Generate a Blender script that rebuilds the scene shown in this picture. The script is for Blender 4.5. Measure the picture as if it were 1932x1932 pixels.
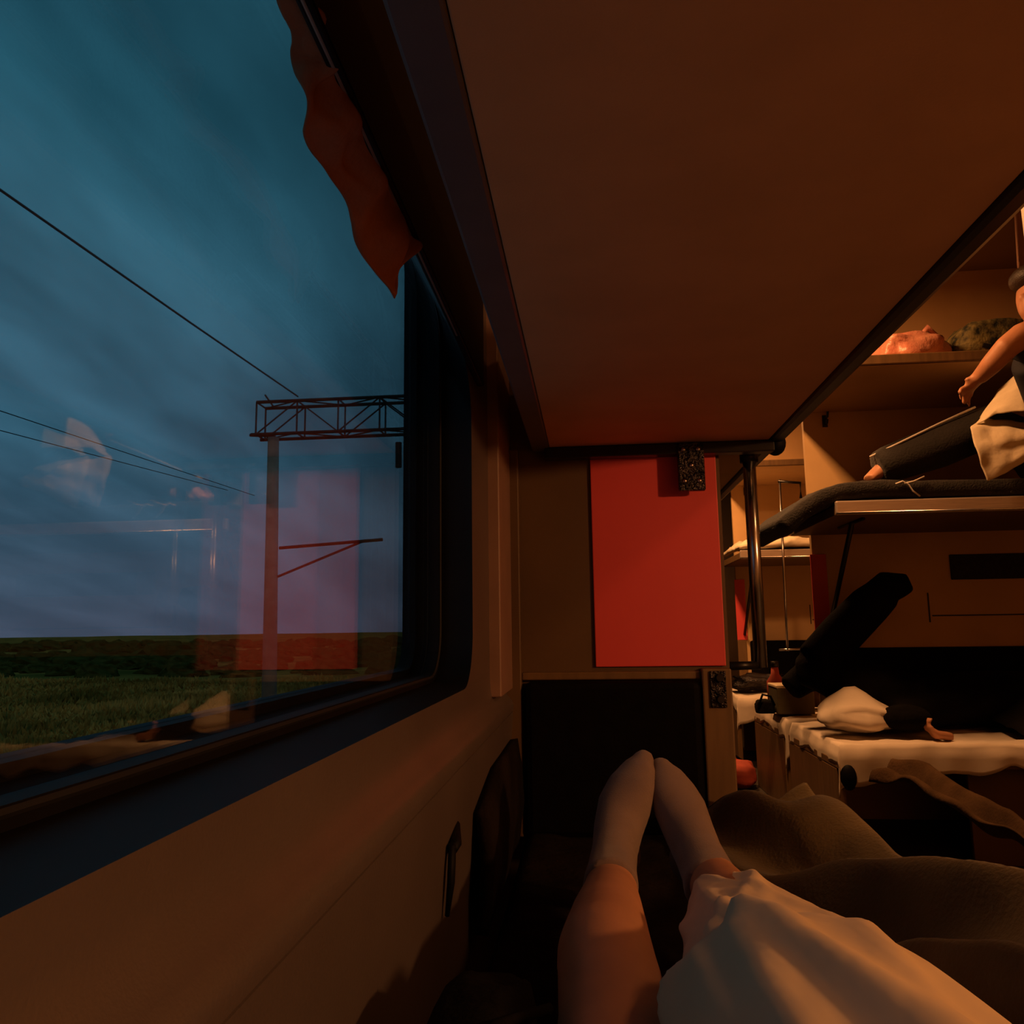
import bpy, bmesh, math, random
from mathutils import Vector, Matrix, noise

random.seed(7)
for o in list(bpy.data.objects):
    bpy.data.objects.remove(o)
scn = bpy.context.scene
COL = scn.collection

# ------------------------------------------------------------------ camera
F = 1500.0                      # focal length in pixels of the 1932 frame
CX = CY = 966.0
CAM = Vector((0.0, 0.0, 0.90))  # metres above the carriage floor
def _cam_dir(px, py):
    return Vector(((px - CX) / F, -(py - CY) / F, -1.0))
_Y = _cam_dir(1115, 1183).normalized()           # vanishing point of the train's length
_h = _cam_dir(2115, 1183 - 14)
_Z = _h.cross(_Y).normalized()
if _Z.y < 0: _Z = -_Z
_X = _Y.cross(_Z).normalized()
ROT = Matrix((_X, _Y, _Z))                       # camera space -> world space
cam_data = bpy.data.cameras.new('camera')
cam_data.sensor_width = 36.0
cam_data.lens = F / 1932.0 * 36.0
cam_data.clip_start = 0.02
cam_data.clip_end = 3000
cam = bpy.data.objects.new('camera', cam_data)
cam.matrix_world = Matrix.Translation(CAM) @ ROT.to_4x4()
COL.objects.link(cam)
scn.camera = cam

def P(px, py, y):
    """world point seen at a pixel, at distance y along the train"""
    d = ROT @ _cam_dir(px, py)
    return CAM + d * (y / d.y)

# ------------------------------------------------------------------ colour management
scn.view_settings.view_transform = 'Standard'
scn.view_settings.look = 'None'
scn.view_settings.gamma = 1.0
scn.view_settings.use_curve_mapping = False
scn.view_settings.exposure = 0.0
scn.cycles.max_bounces = 6
scn.cycles.adaptive_threshold = 0.04
scn.cycles.diffuse_bounces = 2
scn.cycles.caustics_reflective = False
scn.cycles.caustics_refractive = False

# ------------------------------------------------------------------ dusk sky
world = bpy.data.worlds.new('dusk_sky')
scn.world = world
world.use_nodes = True
nt = world.node_tree
for n in list(nt.nodes): nt.nodes.remove(n)
def N(tree, kind, **kw):
    n = tree.nodes.new(kind)
    for k, v in kw.items(): setattr(n, k, v)
    return n
tc = N(nt, 'ShaderNodeTexCoord')
sep = N(nt, 'ShaderNodeSeparateXYZ')
nt.links.new(tc.outputs['Generated'], sep.inputs[0])
grad = N(nt, 'ShaderNodeValToRGB')
grad.color_ramp.elements[0].position = 0.0
grad.color_ramp.elements[0].color = (0.056, 0.080, 0.128, 1)
grad.color_ramp.elements[1].position = 0.55
grad.color_ramp.elements[1].color = (0.018, 0.096, 0.142, 1)
e = grad.color_ramp.elements.new(0.22); e.color = (0.034, 0.110, 0.170, 1)
nt.links.new(sep.outputs['Z'], grad.inputs[0])
# cloud layer: project the direction on a plane high above, so streaks converge at the horizon
addz = N(nt, 'ShaderNodeMath', operation='ADD'); addz.inputs[1].default_value = 0.22
nt.links.new(sep.outputs['Z'], addz.inputs[0])
absz = N(nt, 'ShaderNodeMath', operation='MAXIMUM'); absz.inputs[1].default_value = 0.05
nt.links.new(addz.outputs[0], absz.inputs[0])
dx = N(nt, 'ShaderNodeMath', operation='DIVIDE'); dy = N(nt, 'ShaderNodeMath', operation='DIVIDE')
nt.links.new(sep.outputs['X'], dx.inputs[0]); nt.links.new(absz.outputs[0], dx.inputs[1])
nt.links.new(sep.outputs['Y'], dy.inputs[0]); nt.links.new(absz.outputs[0], dy.inputs[1])
comb = N(nt, 'ShaderNodeCombineXYZ')
nt.links.new(dx.outputs[0], comb.inputs[0]); nt.links.new(dy.outputs[0], comb.inputs[1])
mp = N(nt, 'ShaderNodeMapping'); mp.inputs['Rotation'].default_value = (0, 0, math.radians(28))
mp.inputs['Scale'].default_value = (1.5, 0.5, 1)
nt.links.new(comb.outputs[0], mp.inputs[0])
cl = N(nt, 'ShaderNodeTexNoise'); cl.inputs['Scale'].default_value = 1.9
cl.inputs['Detail'].default_value = 4; cl.inputs['Roughness'].default_value = 0.5
nt.links.new(mp.outputs[0], cl.inputs['Vector'])
cr = N(nt, 'ShaderNodeValToRGB')
cr.color_ramp.elements[0].position = 0.38; cr.color_ramp.elements[0].color = (0.72, 0.68, 0.70, 1)
cr.color_ramp.elements[1].position = 0.66; cr.color_ramp.elements[1].color = (1.85, 1.62, 1.60, 1)
nt.links.new(cl.outputs['Fac'], cr.inputs[0])
mul = N(nt, 'ShaderNodeMix', data_type='RGBA', blend_type='MULTIPLY')
fade = N(nt, 'ShaderNodeMapRange'); fade.inputs[1].default_value = 0.0; fade.inputs[2].default_value = 0.3
fade.inputs[3].default_value = 0.3; fade.inputs[4].default_value = 1.0
nt.links.new(sep.outputs['Z'], fade.inputs[0]); nt.links.new(fade.outputs[0], mul.inputs[0])
nt.links.new(grad.outputs[0], mul.inputs[6]); nt.links.new(cr.outputs[0], mul.inputs[7])
bg = N(nt, 'ShaderNodeBackground'); bg.inputs['Strength'].default_value = 1.15
nt.links.new(mul.outputs[2], bg.inputs['Color'])
wo = N(nt, 'ShaderNodeOutputWorld'); nt.links.new(bg.outputs[0], wo.inputs['Surface'])

# the last warm daylight, low behind the train
sun_d = bpy.data.lights.new('dusk_sun', 'SUN')
sun_d.energy = 0.16; sun_d.color = (1.0, 0.62, 0.30); sun_d.angle = math.radians(12)
sun = bpy.data.objects.new('dusk_sun', sun_d)
sun.rotation_euler = (math.radians(68), 0, math.radians(18))
COL.objects.link(sun)

LAMP_COLOR = (1.0, 0.44, 0.15)

# ------------------------------------------------------------------ materials
def mat(name, col, rough=0.6, metal=0.0, var=0.25, scale=12.0, bump=0.0, bscale=60.0, col2=None, stretch=None, sheen=0.0, spec=0.5):
    m = bpy.data.materials.new(name); m.use_nodes = True
    t = m.node_tree; b = t.nodes['Principled BSDF']
    b.inputs['Roughness'].default_value = rough
    b.inputs['Metallic'].default_value = metal
    b.inputs['Specular IOR Level'].default_value = spec
    if sheen: b.inputs['Sheen Weight'].default_value = sheen
    co = N(t, 'ShaderNodeTexCoord'); vec = co.outputs['Object']
    if stretch:
        mpn = N(t, 'ShaderNodeMapping'); mpn.inputs['Scale'].default_value = stretch
        t.links.new(vec, mpn.inputs[0]); vec = mpn.outputs[0]
    nz = N(t, 'ShaderNodeTexNoise'); nz.inputs['Scale'].default_value = scale; nz.inputs['Detail'].default_value = 4
    t.links.new(vec, nz.inputs['Vector'])
    rp = N(t, 'ShaderNodeValToRGB')
    c2 = col2 if col2 else tuple(c * (1 - var) for c in col)
    c1 = col if col2 else tuple(min(1, c * (1 + var * 0.5)) for c in col)
    rp.color_ramp.elements[0].position = 0.33; rp.color_ramp.elements[0].color = (*c2, 1)
    rp.color_ramp.elements[1].position = 0.67; rp.color_ramp.elements[1].color = (*c1, 1)
    t.links.new(nz.outputs['Fac'], rp.inputs[0]); t.links.new(rp.outputs[0], b.inputs['Base Color'])
    if bump:
        n2 = N(t, 'ShaderNodeTexNoise'); n2.inputs['Scale'].default_value = bscale; n2.inputs['Detail'].default_value = 3
        t.links.new(vec, n2.inputs['Vector'])
        bp = N(t, 'ShaderNodeBump'); bp.inputs['Strength'].default_value = bump; bp.inputs['Distance'].default_value = 0.01
        t.links.new(n2.outputs['Fac'], bp.inputs['Height']); t.links.new(bp.outputs[0], b.inputs['Normal'])
    return m

M = {}
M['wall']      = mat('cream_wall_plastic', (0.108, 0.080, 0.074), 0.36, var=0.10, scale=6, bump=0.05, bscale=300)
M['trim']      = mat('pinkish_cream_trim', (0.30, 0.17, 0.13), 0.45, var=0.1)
M['black_frame'] = mat('black_window_plastic', (0.006, 0.006, 0.007), 0.5, var=0.3, spec=0.16)
M['rubber']    = mat('black_rubber', (0.005, 0.005, 0.006), 0.6, var=0.3, spec=0.12)
M['bead']      = mat('dark_grey_bead', (0.022, 0.022, 0.023), 0.5, var=0.2, spec=0.3)
M['grey_trim'] = mat('grey_trim', (0.14, 0.13, 0.13), 0.4, var=0.15)
M['berth_board'] = mat('berth_laminate', (0.74, 0.44, 0.19), 0.6, var=0.08, scale=8, bump=0.06, bscale=400)
M['partition'] = mat('brown_laminate', (0.12, 0.064, 0.026), 0.55, var=0.12, scale=5, bump=0.04, bscale=300)
M['bay_wall']  = mat('tan_laminate', (0.68, 0.43, 0.20), 0.5, var=0.10, scale=4, bump=0.03, bscale=200)
M['red']       = mat('red_plastic', (0.80, 0.075, 0.075), 0.5, var=0.05, scale=5)
M['ceiling']   = mat('ceiling_panel', (0.20, 0.12, 0.06), 0.6, var=0.1, scale=3)
M['floor']     = mat('floor_linoleum', (0.035, 0.025, 0.015), 0.6, var=0.3, scale=9)
M['leatherette'] = mat('black_leatherette', (0.004, 0.003, 0.003), 0.65, spec=0.06, var=0.3, scale=30, bump=0.1, bscale=200)
M['steel']     = mat('steel', (0.55, 0.50, 0.47), 0.22, 1.0, var=0.1)
M['alu']       = mat('aluminium_edge', (0.62, 0.50, 0.42), 0.38, 0.6, var=0.12, stretch=(1, 20, 20))
M['dark_metal'] = mat('dark_painted_metal', (0.018, 0.015, 0.014), 0.35, 0.4, var=0.3)
M['gun']       = mat('pitted_black_metal', (0.05, 0.042, 0.04), 0.25, 0.9, var=0.6, scale=60, bump=0.8, bscale=120)
M['wood_post'] = mat('brown_wood', (0.17, 0.092, 0.036), 0.5, var=0.2, scale=6, stretch=(8, 8, 1))
M['skin']      = mat('skin', (0.52, 0.23, 0.12), 0.55, var=0.12, scale=14, bump=0.05, bscale=120)
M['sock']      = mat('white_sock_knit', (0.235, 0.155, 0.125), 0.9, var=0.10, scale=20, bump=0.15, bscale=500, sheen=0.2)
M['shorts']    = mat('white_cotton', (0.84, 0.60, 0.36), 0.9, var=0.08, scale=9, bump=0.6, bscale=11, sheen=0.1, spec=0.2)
M['sheet']     = mat('white_bed_linen', (0.78, 0.66, 0.54), 0.85, var=0.08, scale=7, bump=0.10, bscale=14)
M['far_sheet'] = mat('cream_bed_linen', (0.80, 0.66, 0.46), 0.85, var=0.12, scale=9, bump=0.3, bscale=26)
M['olive']     = mat('olive_wool', (0.125, 0.078, 0.026), 0.95, var=0.4, scale=5, bump=0.2, bscale=160, sheen=0.1, spec=0.1)
M['darkbed']   = mat('dark_bedding', (0.014, 0.009, 0.007), 0.95, spec=0.1, var=0.5, scale=9, bump=0.35, bscale=70)
M['black_cloth'] = mat('black_cloth', (0.006, 0.005, 0.005), 0.95, spec=0.08, var=0.4, scale=10, bump=0.3, bscale=90)
M['dark_trousers'] = mat('dark_trousers', (0.013, 0.009, 0.007), 0.9, var=0.35, scale=9, bump=0.3, bscale=120, sheen=0.1)
M['navy']      = mat('navy_cotton', (0.012, 0.012, 0.022), 0.85, var=0.3, scale=10)
M['hair']      = mat('dark_hair', (0.03, 0.015, 0.008), 0.5, var=0.4, scale=40, bump=0.3, bscale=200)
M['mattress']  = mat('dark_knit_mattress', (0.016, 0.012, 0.010), 0.9, var=0.5, scale=25, bump=0.5, bscale=140)
M['brown_blanket'] = mat('brown_blanket', (0.085, 0.046, 0.022), 0.95, spec=0.1, var=0.3, scale=8, bump=0.3, bscale=100)
M['curtain']   = mat('rust_curtain', (0.40, 0.145, 0.055), 0.85, var=0.25, scale=12, bump=0.2, bscale=90)
M['rod']       = mat('curtain_rod_metal', (0.40, 0.30, 0.22), 0.35, 0.5, var=0.15)
M['pinkbag']   = mat('pink_plastic_bag', (0.62, 0.28, 0.18), 0.4, var=0.4, scale=14, bump=0.7, bscale=30, col2=(0.5, 0.16, 0.10))
M['greenbag']  = mat('mottled_green_fabric', (0.20, 0.15, 0.045), 0.8, scale=30, bump=0.5, bscale=60, col2=(0.008, 0.010, 0.005))
M['olivebox']  = mat('olive_cardboard', (0.10, 0.08, 0.035), 0.7, var=0.2)
M['pinktowel'] = mat('pale_pink_cloth', (0.42, 0.22, 0.14), 0.9, var=0.1, scale=10, bump=0.2, bscale=90)
M['white_cord'] = mat('white_cord', (0.75, 0.68, 0.60), 0.6, var=0.05)
M['concrete']  = mat('concrete', (0.42, 0.30, 0.22), 0.9, var=0.25, scale=3, bump=0.3, bscale=20)
M['truss']     = mat('rusty_truss_steel', (0.035, 0.022, 0.016), 0.7, 0.2, var=0.4, scale=4)
M['wire']      = mat('wire_black', (0.008, 0.009, 0.011), 0.6)
M['shrub']     = mat('shrub_leaves', (0.085, 0.075, 0.018), 0.95, spec=0.0, scale=2.2, bump=0.8, bscale=6, col2=(0.03, 0.03, 0.006))
M['ground']    = mat('steppe_ground', (0.40, 0.21, 0.045), 1.0, spec=0.0, scale=0.16, bump=0.5, bscale=3, col2=(0.10, 0.085, 0.018), stretch=(0.5, 1.6, 1))
M['grass']     = mat('steppe_grass', (0.60, 0.33, 0.08), 1.0, spec=0.0, scale=0.25, col2=(0.17, 0.12, 0.025))
M['dull_red']  = mat('dull_red_cloth', (0.42, 0.06, 0.03), 0.8, var=0.3, scale=8)
M['net']       = mat('black_net', (0.02, 0.018, 0.014), 0.8, var=0.5, scale=60)

def glass_mat(name):
    m = bpy.data.materials.new(name); m.use_nodes = True
    t = m.node_tree
    for n in list(t.nodes): t.nodes.remove(n)
    fr = N(t, 'ShaderNodeFresnel'); fr.inputs['IOR'].default_value = 1.45
    geo = N(t, 'ShaderNodeNewGeometry')          # same reflectance for light entering and leaving the pane
    ior = N(t, 'ShaderNodeMapRange'); ior.inputs[3].default_value = 1.45; ior.inputs[4].default_value = 1 / 1.45
    t.links.new(geo.outputs['Backfacing'], ior.inputs[0]); t.links.new(ior.outputs[0], fr.inputs['IOR'])
    nz = N(t, 'ShaderNodeTexNoise'); nz.inputs['Scale'].default_value = 3
    tr = N(t, 'ShaderNodeBsdfTransparent'); tr.inputs[0].default_value = (0.95, 0.97, 0.97, 1)
    gl = N(t, 'ShaderNodeBsdfGlossy'); gl.inputs['Roughness'].default_value = 0.015
    mr = N(t, 'ShaderNodeMapRange'); mr.inputs[3].default_value = 0.010; mr.inputs[4].default_value = 0.022
    t.links.new(nz.outputs['Fac'], mr.inputs[0]); t.links.new(mr.outputs[0], gl.inputs['Roughness'])
    mx = N(t, 'ShaderNodeMixShader')
    t.links.new(fr.outputs[0], mx.inputs[0]); t.links.new(tr.outputs[0], mx.inputs[1]); t.links.new(gl.outputs[0], mx.inputs[2])
    o = N(t, 'ShaderNodeOutputMaterial'); t.links.new(mx.outputs[0], o.inputs[0])
    return m
M['glass'] = glass_mat('window_glass')

def lamp_mat(name, col, strength):
    m = bpy.data.materials.new(name); m.use_nodes = True
    b = m.node_tree.nodes['Principled BSDF']
    b.inputs['Base Color'].default_value = (0.8, 0.7, 0.5, 1)
    b.inputs['Emission Color'].default_value = (*col, 1)
    b.inputs['Emission Strength'].default_value = strength
    return m
M['lamp_glow'] = lamp_mat('lamp_diffuser', LAMP_COLOR, 3.0)

# ------------------------------------------------------------------ mesh helpers
class MB:
    def __init__(self): self.v = []; self.f = []
    def add(self, vs, fs):
        b = len(self.v); self.v += [tuple(x) for x in vs]; self.f += [[i + b for i in q] for q in fs]; return self
    def box(self, x0, x1, y0, y1, z0, z1):
        vs = [(x, y, z) for z in (z0, z1) for y in (y0, y1) for x in (x0, x1)]
        return self.add(vs, [(0, 2, 3, 1), (4, 5, 7, 6), (0, 1, 5, 4), (2, 6, 7, 3), (0, 4, 6, 2), (1, 3, 7, 5)])
    def tube(self, pts, r, n=10, up=(0, 0, 1), power=1.0):
        """loft along pts; r: number, or list of numbers or (r_side, r_up); power<1 squares the section"""
        pts = [Vector(p) for p in pts]; k = len(pts)
        if not isinstance(r, (list, tuple)): r = [r] * k
        vs = []; fs = []; up = Vector(up)
        for i, p in enumerate(pts):
            d = (pts[min(i + 1, k - 1)] - pts[max(i - 1, 0)]).normalized()
            s = d.cross(up)
            if s.length < 1e-4: s = d.cross(Vector((1, 0, 0)))
            s.normalize(); u = s.cross(d).normalized()
            ra, rb = r[i] if isinstance(r[i], (list, tuple)) else (r[i], r[i])
            for j in range(n):
                a = 2 * math.pi * j / n; c, q = math.cos(a), math.sin(a)
                c = math.copysign(abs(c) ** power, c); q = math.copysign(abs(q) ** power, q)
                vs.append(p + s * (ra * c) + u * (rb * q))
        for i in range(k - 1):
            for j in range(n):
                fs.append((i * n + j, i * n + (j + 1) % n, (i + 1) * n + (j + 1) % n, (i + 1) * n + j))
        fs.append(tuple(range(n))[::-1]); fs.append(tuple((k - 1) * n + j for j in range(n)))
        return self.add(vs, fs)
    def ball(self, c, r, nu=16, nv=10):
        c = Vector(c); r = r if isinstance(r, (list, tuple)) else (r, r, r)
        vs = []; fs = []
        for i in range(1, nv):
            t = math.pi * i / nv
            for j in range(nu):
                a = 2 * math.pi * j / nu
                vs.append((c.x + r[0] * math.sin(t) * math.cos(a), c.y + r[1] * math.sin(t) * math.sin(a), c.z + r[2] * math.cos(t)))
        top = len(vs); vs.append((c.x, c.y, c.z + r[2])); bot = len(vs); vs.append((c.x, c.y, c.z - r[2]))
        for i in range(nv - 2):
            for j in range(nu):
                fs.append((i * nu + j, (i + 1) * nu + j, (i + 1) * nu + (j + 1) % nu, i * nu + (j + 1) % nu))
        for j in range(nu):
            fs.append((top, j, (j + 1) % nu)); fs.append((bot, (nv - 2) * nu + (j + 1) % nu, (nv - 2) * nu + j))
        return self.add(vs, fs)
    def grid(self, fn, nu, nv):
        vs = [fn(i / (nu - 1), j / (nv - 1)) for i in range(nu) for j in range(nv)]
        fs = [(i * nv + j, i * nv + j + 1, (i + 1) * nv + j + 1, (i + 1) * nv + j) for i in range(nu - 1) for j in range(nv - 1)]
        return self.add(vs, fs)
    def mesh(self, name, m, smooth=False):
        me = bpy.data.meshes.new(name); me.from_pydata(self.v, [], self.f); me.update()
        bm = bmesh.new(); bm.from_mesh(me); bmesh.ops.recalc_face_normals(bm, faces=bm.faces); bm.to_mesh(me); bm.free()
        if smooth:
            for p in me.polygons: p.use_smooth = True
        me.materials.append(m); return me
    def build(self, name, m, parent=None, smooth=False, bevel=0.0, solid=0.0, sub=0, remesh=0.0, relax=0):
        o = bpy.data.objects.new(name, self.mesh(name, m, smooth)); COL.objects.link(o)
        if parent is not None:
            o.parent = parent
            o.matrix_parent_inverse = parent.matrix_world.inverted() if parent.type != 'EMPTY' else Matrix.Translation(-parent.location)
        if remesh:
            md = o.modifiers.new('remesh', 'REMESH'); md.mode = 'VOXEL'; md.voxel_size = remesh; md.use_smooth_shade = True
            if relax:
                ms = o.modifiers.new('relax', 'SMOOTH'); ms.factor = 0.5; ms.iterations = relax
            bake(o, m)
        if solid:
            md = o.modifiers.new('thickness', 'SOLIDIFY'); md.thickness = solid; md.offset = 0
        if sub:
            md = o.modifiers.new('subdivision', 'SUBSURF'); md.levels = sub; md.render_levels = sub
        if bevel:
            md = o.modifiers.new('bevel', 'BEVEL'); md.width = bevel; md.segments = 2; md.limit_method = 'ANGLE'
        return o

def bake(o, m):
    dg = bpy.context.evaluated_depsgraph_get(); dg.update()
    me = bpy.data.meshes.new_from_object(o.evaluated_get(dg))
    o.modifiers.clear(); o.data = me
    for p in me.polygons: p.use_smooth = True
    if not me.materials: me.materials.append(m)

def thing(name, loc, label, cat, group=None):
    o = bpy.data.objects.new(name, None); o.location = loc; o.empty_display_size = 0.1
    COL.objects.link(o); tag(o, label, cat, group); return o
def tag(o, label, cat, group=None):
    o['label'] = label; o['category'] = cat
    if group: o['group'] = group
    return o
def struct(o, label=None):
    o['kind'] = 'structure'
    if label: o['label'] = label
    return o
def nz(x, y, z=0.0, s=1.0):
    return noise.noise(Vector((x * s, y * s, z * s)))
Zc = CAM.z
def B(x0, x1, y0, y1, z0, z1):       # box with z measured from the camera height
    return MB().box(x0, x1, y0, y1, Zc + z0, Zc + z1)

# ================================================================== SETTING
Y0, Y1 = -0.35, 8.3           # length of carriage that is built
XR = 3.3
CEIL = 2.65
PART = (1.92, 4.0, 6.08)      # partitions
struct(MB().box(-0.33, XR, Y0, Y1, -0.08, 0).build('floor', M['floor']), 'dark linoleum carriage floor')
struct(MB().box(-0.33, XR, Y0, Y1, CEIL, CEIL + 0.05).build('ceiling', M['ceiling']), 'brown carriage ceiling')
struct(MB().box(XR, XR + 0.05, Y0, Y1, 0, CEIL).build('wall_right', M['bay_wall']), 'far side wall of the carriage')
struct(MB().box(-0.33, XR, Y0 - 0.05, Y0, 0, CEIL).build('wall_rear', M['bay_wall']), 'partition behind the camera')
struct(MB().box(-0.33, XR, Y1, Y1 + 0.05, 0, CEIL).build('wall_front', M['partition']), 'end wall of the carriage')

# left wall with the round-cornered window opening
WX, WXO = -0.21, -0.33
wy0, wy1, wz0, wz1 = -0.30, 1.42, Zc - 0.0985, Zc + 0.475
def rrect(y0, y1, z0, z1, r, n=10):
    pts = []
    for (cy, cz, a0) in ((y1 - r, z0 + r, -90), (y1 - r, z1 - r, 0), (y0 + r, z1 - r, 90), (y0 + r, z0 + r, 180)):
        for i in range(n + 1):
            a = math.radians(a0 + 90 * i / n); pts.append((cy + r * math.cos(a), cz + r * math.sin(a)))
    return pts
def wall_mesh():
    mb = MB()
    ring = rrect(wy0, wy1, wz0, wz1, 0.10)
    oy0, oy1, oz0, oz1 = Y0, Y1, Zc - 0.1025, CEIL
    n = len(ring); outer = []
    def clampout(y, z):
        cy, cz = (wy0 + wy1) / 2, (wz0 + wz1) / 2
        ty = ((oy1 if y > cy else oy0) - cy) / (y - cy) if abs(y - cy) > 1e-6 else 1e9
        tz = ((oz1 if z > cz else oz0) - cz) / (z - cz) if abs(z - cz) > 1e-6 else 1e9
        t = min(ty, tz); return (cy + (y - cy) * t, cz + (z - cz) * t)
    outer = [clampout(*p) for p in ring]
    vs = [(WX, p[0], p[1]) for p in ring] + [(WX, p[0], p[1]) for p in outer]
    fs = [(i, (i + 1) % n, n + (i + 1) % n, n + i) for i in range(n)]
    # fill the four corners of the rectangle
    cor = [(WX, oy1, oz0), (WX, oy1, oz1), (WX, oy0, oz1), (WX, oy0, oz0)]
    b = len(vs); vs += cor
    for i in range(n):
        a, c = outer[i], outer[(i + 1) % n]
        for k, q in enumerate(cor):
            on_a = abs(a[0] - q[1]) < 1e-5 or abs(a[1] - q[2]) < 1e-5
            on_c = abs(c[0] - q[1]) < 1e-5 or abs(c[1] - q[2]) < 1e-5
            if on_a and on_c and not (abs(a[0] - c[0]) < 1e-5 or abs(a[1] - c[1]) < 1e-5):
                fs.append((n + i, n + (i + 1) % n, b + k))
    mb.add(vs, fs)
    # profile below the sill, extruded along the train
    prof = [(WX, -0.0985), (-0.2095, -0.108), (-0.2085, -0.125), (-0.2060, -0.140), (-0.2000, -0.152), (-0.1930, -0.160), (-0.1875, -0.166), (-0.1845, -0.173), (-0.1840, -0.181),
            (-0.1845, -0.1885), (-0.1895, -0.190), (-0.1855, -0.1915), (-0.187, -0.22), (-0.195, -0.30), (-0.203, -0.42), (-0.205, -0.9)]
    k = len(prof)
    vs = [(x, y, Zc + z) for y in (Y0, Y1) for x, z in prof]
    mb.add(vs, [(i, i + 1, k + i + 1, k + i) for i in range(k - 1)])
    # back of the wall
    return mb
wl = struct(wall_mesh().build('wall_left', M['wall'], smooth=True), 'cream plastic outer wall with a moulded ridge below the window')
es = wl.modifiers.new('edges', 'EDGE_SPLIT'); es.split_angle = math.radians(40)

# window: tapered black reveal, seals, two panes
win = bpy.data.objects.new('window_1', None); win.location = (WXO, 0.6, Zc); COL.objects.link(win); struct(win, 'large train window with black reveal and double glazing')
def ring_loft(sections, n=10):
    mb = MB(); rings = [[(x, p[0], p[1]) for p in rrect(*r, n)] for x, r in sections]
    k = len(rings[0]); vs = [v for r in rings for v in r]
    fs = [(i * k + j, i * k + (j + 1) % k, (i + 1) * k + (j + 1) % k, (i + 1) * k + j) for i in range(len(rings) - 1) for j in range(k)]
    return mb.add(vs, fs)
ring_loft([(WX, (wy0, wy1, wz0, wz1 + 0.000, 0.10)),
           (-0.232, (wy0, wy1 + .006, wz0 + .003, wz1 + 0.044, 0.10)),
           (-0.268, (wy0, wy1 + .010, wz0 + .010, wz1 + 0.116, 0.09))]).build('reveal', M['black_frame'], win, smooth=True)
ring_loft([(-0.268, (wy0, wy1 + .010, wz0 + .010, wz1 + 0.116, 0.09)),
           (-0.268, (wy0, wy1 - .012, wz0 + .022, wz1 + 0.116, 0.08)),
           (-0.286, (wy0, wy1 - .010, wz0 + .022, wz1 + 0.152, 0.08)),
           (-0.286, (wy0, wy1 + .022, wz0 + .012, wz1 + 0.152, 0.08)),
           (-0.318, (wy0, wy1 + .030, wz0 + .020, wz1 + 0.216, 0.07)),
           (-0.318, (wy0, wy1 + .018, wz0 + .030, wz1 + 0.216, 0.06)),
           (-0.345, (wy0, wy1 + .030, wz0 + .030, wz1 + 0.270, 0.06))]).build('seal', M['rubber'], win)
ring_loft([(-0.2672, (wy0, wy1 - .004, wz0 + .016, wz1 + 0.114, 0.085)),
           (-0.2650, (wy0, wy1 - .0075, wz0 + .0185, wz1 + 0.110, 0.084)),
           (-0.2672, (wy0, wy1 - .011, wz0 + .021, wz1 + 0.114, 0.083))]).build('bead', M['bead'], win)
MB().box(-0.282, -0.278, wy0 + 0.02, wy1 - 0.005, wz0 + 0.018, wz1 + 0.13).build('inner_pane', M['glass'], win)
MB().box(-0.334, -0.330, wy0 + 0.02, wy1 + 0.022, wz0 + 0.030, wz1 + 0.235).build('outer_pane', M['glass'], win)
# outer skin, so nothing leaks round the window
def skin_mesh():
    mb = MB(); ring = rrect(wy0, wy1 + .030, wz0 + .030, wz1 + .27, 0.06); n = len(ring)
    far = []
    cy, cz = (wy0 + wy1) / 2, (wz0 + wz1) / 2
    for y, z in ring:
        far.append((Y1 + .05 if y > cy + .5 else (Y0 - .05 if y < cy - .5 else y), CEIL + .05 if z > cz + .2 else (-0.08 if z < cz - .2 else z)))
    vs = [(-0.345, y, z) for y, z in ring] + [(-0.345, y, z) for y, z in far]
    return mb.add(vs, [(i, (i + 1) % n, n + (i + 1) % n, n + i) for i in range(n)])
struct(skin_mesh().build('wall_outside', M['dark_metal']), 'outer skin of the carriage')
struct(B(-0.2095, -0.196, Y0 + .01, 1.50, 0.470, 1.15).build('shade_strip', M['black_frame'], bevel=0.003), 'black strip painting in the shade on the wall above the window')  # black strip stands in for the shade the berth casts on this wall
# pilaster beside the window
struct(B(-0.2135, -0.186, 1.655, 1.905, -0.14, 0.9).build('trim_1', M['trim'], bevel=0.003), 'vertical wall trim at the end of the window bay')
struct(B(-0.205, -0.165, 1.885, 1.918, -0.47, 0.43).build('trim_2', M['partition'], bevel=0.003), 'brown corner trim of the partition')

# side partition at the foot of the bunk
wp = struct(MB().box(-0.21, 0.318, 1.92, 1.95, 0, CEIL).build('wall_partition', M['partition']), 'brown laminate partition at the foot of the bunk')
a = P(1113, 870, 1.92); b = P(1358, 1256, 1.92)
MB().box(a.x, 0.309, 1.911, 1.9195, b.z, Zc + .415).build('red_panel', M['red'], wp, bevel=0.002)['label'] = 'bright red plastic panel'
# post with latch plate at the aisle edge of the partition
po = MB().box(0.249, 0.316, 1.885, 1.919, 0.40, Zc - 0.098).build('wood_post', M['wood_post'], wp, bevel=0.004)
MB().box(0.266, 0.302, 1.879, 1.885, Zc - 0.185, Zc - 0.103).build('latch_plate', M['gun'], po, bevel=0.002)
for zz in (-0.118, -0.166):
    MB().tube([(0.287, 1.880, Zc + zz), (0.287, 1.868, Zc + zz)], [0.010, 0.008], 12).build('screw_head', M['dark_metal'], po)
# frame strips round the backrest
B(-0.165, 0.249, 1.900, 1.919, -0.122, -0.104).build('backrest_frame', M['wood_post'], wp, bevel=0.003)

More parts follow.
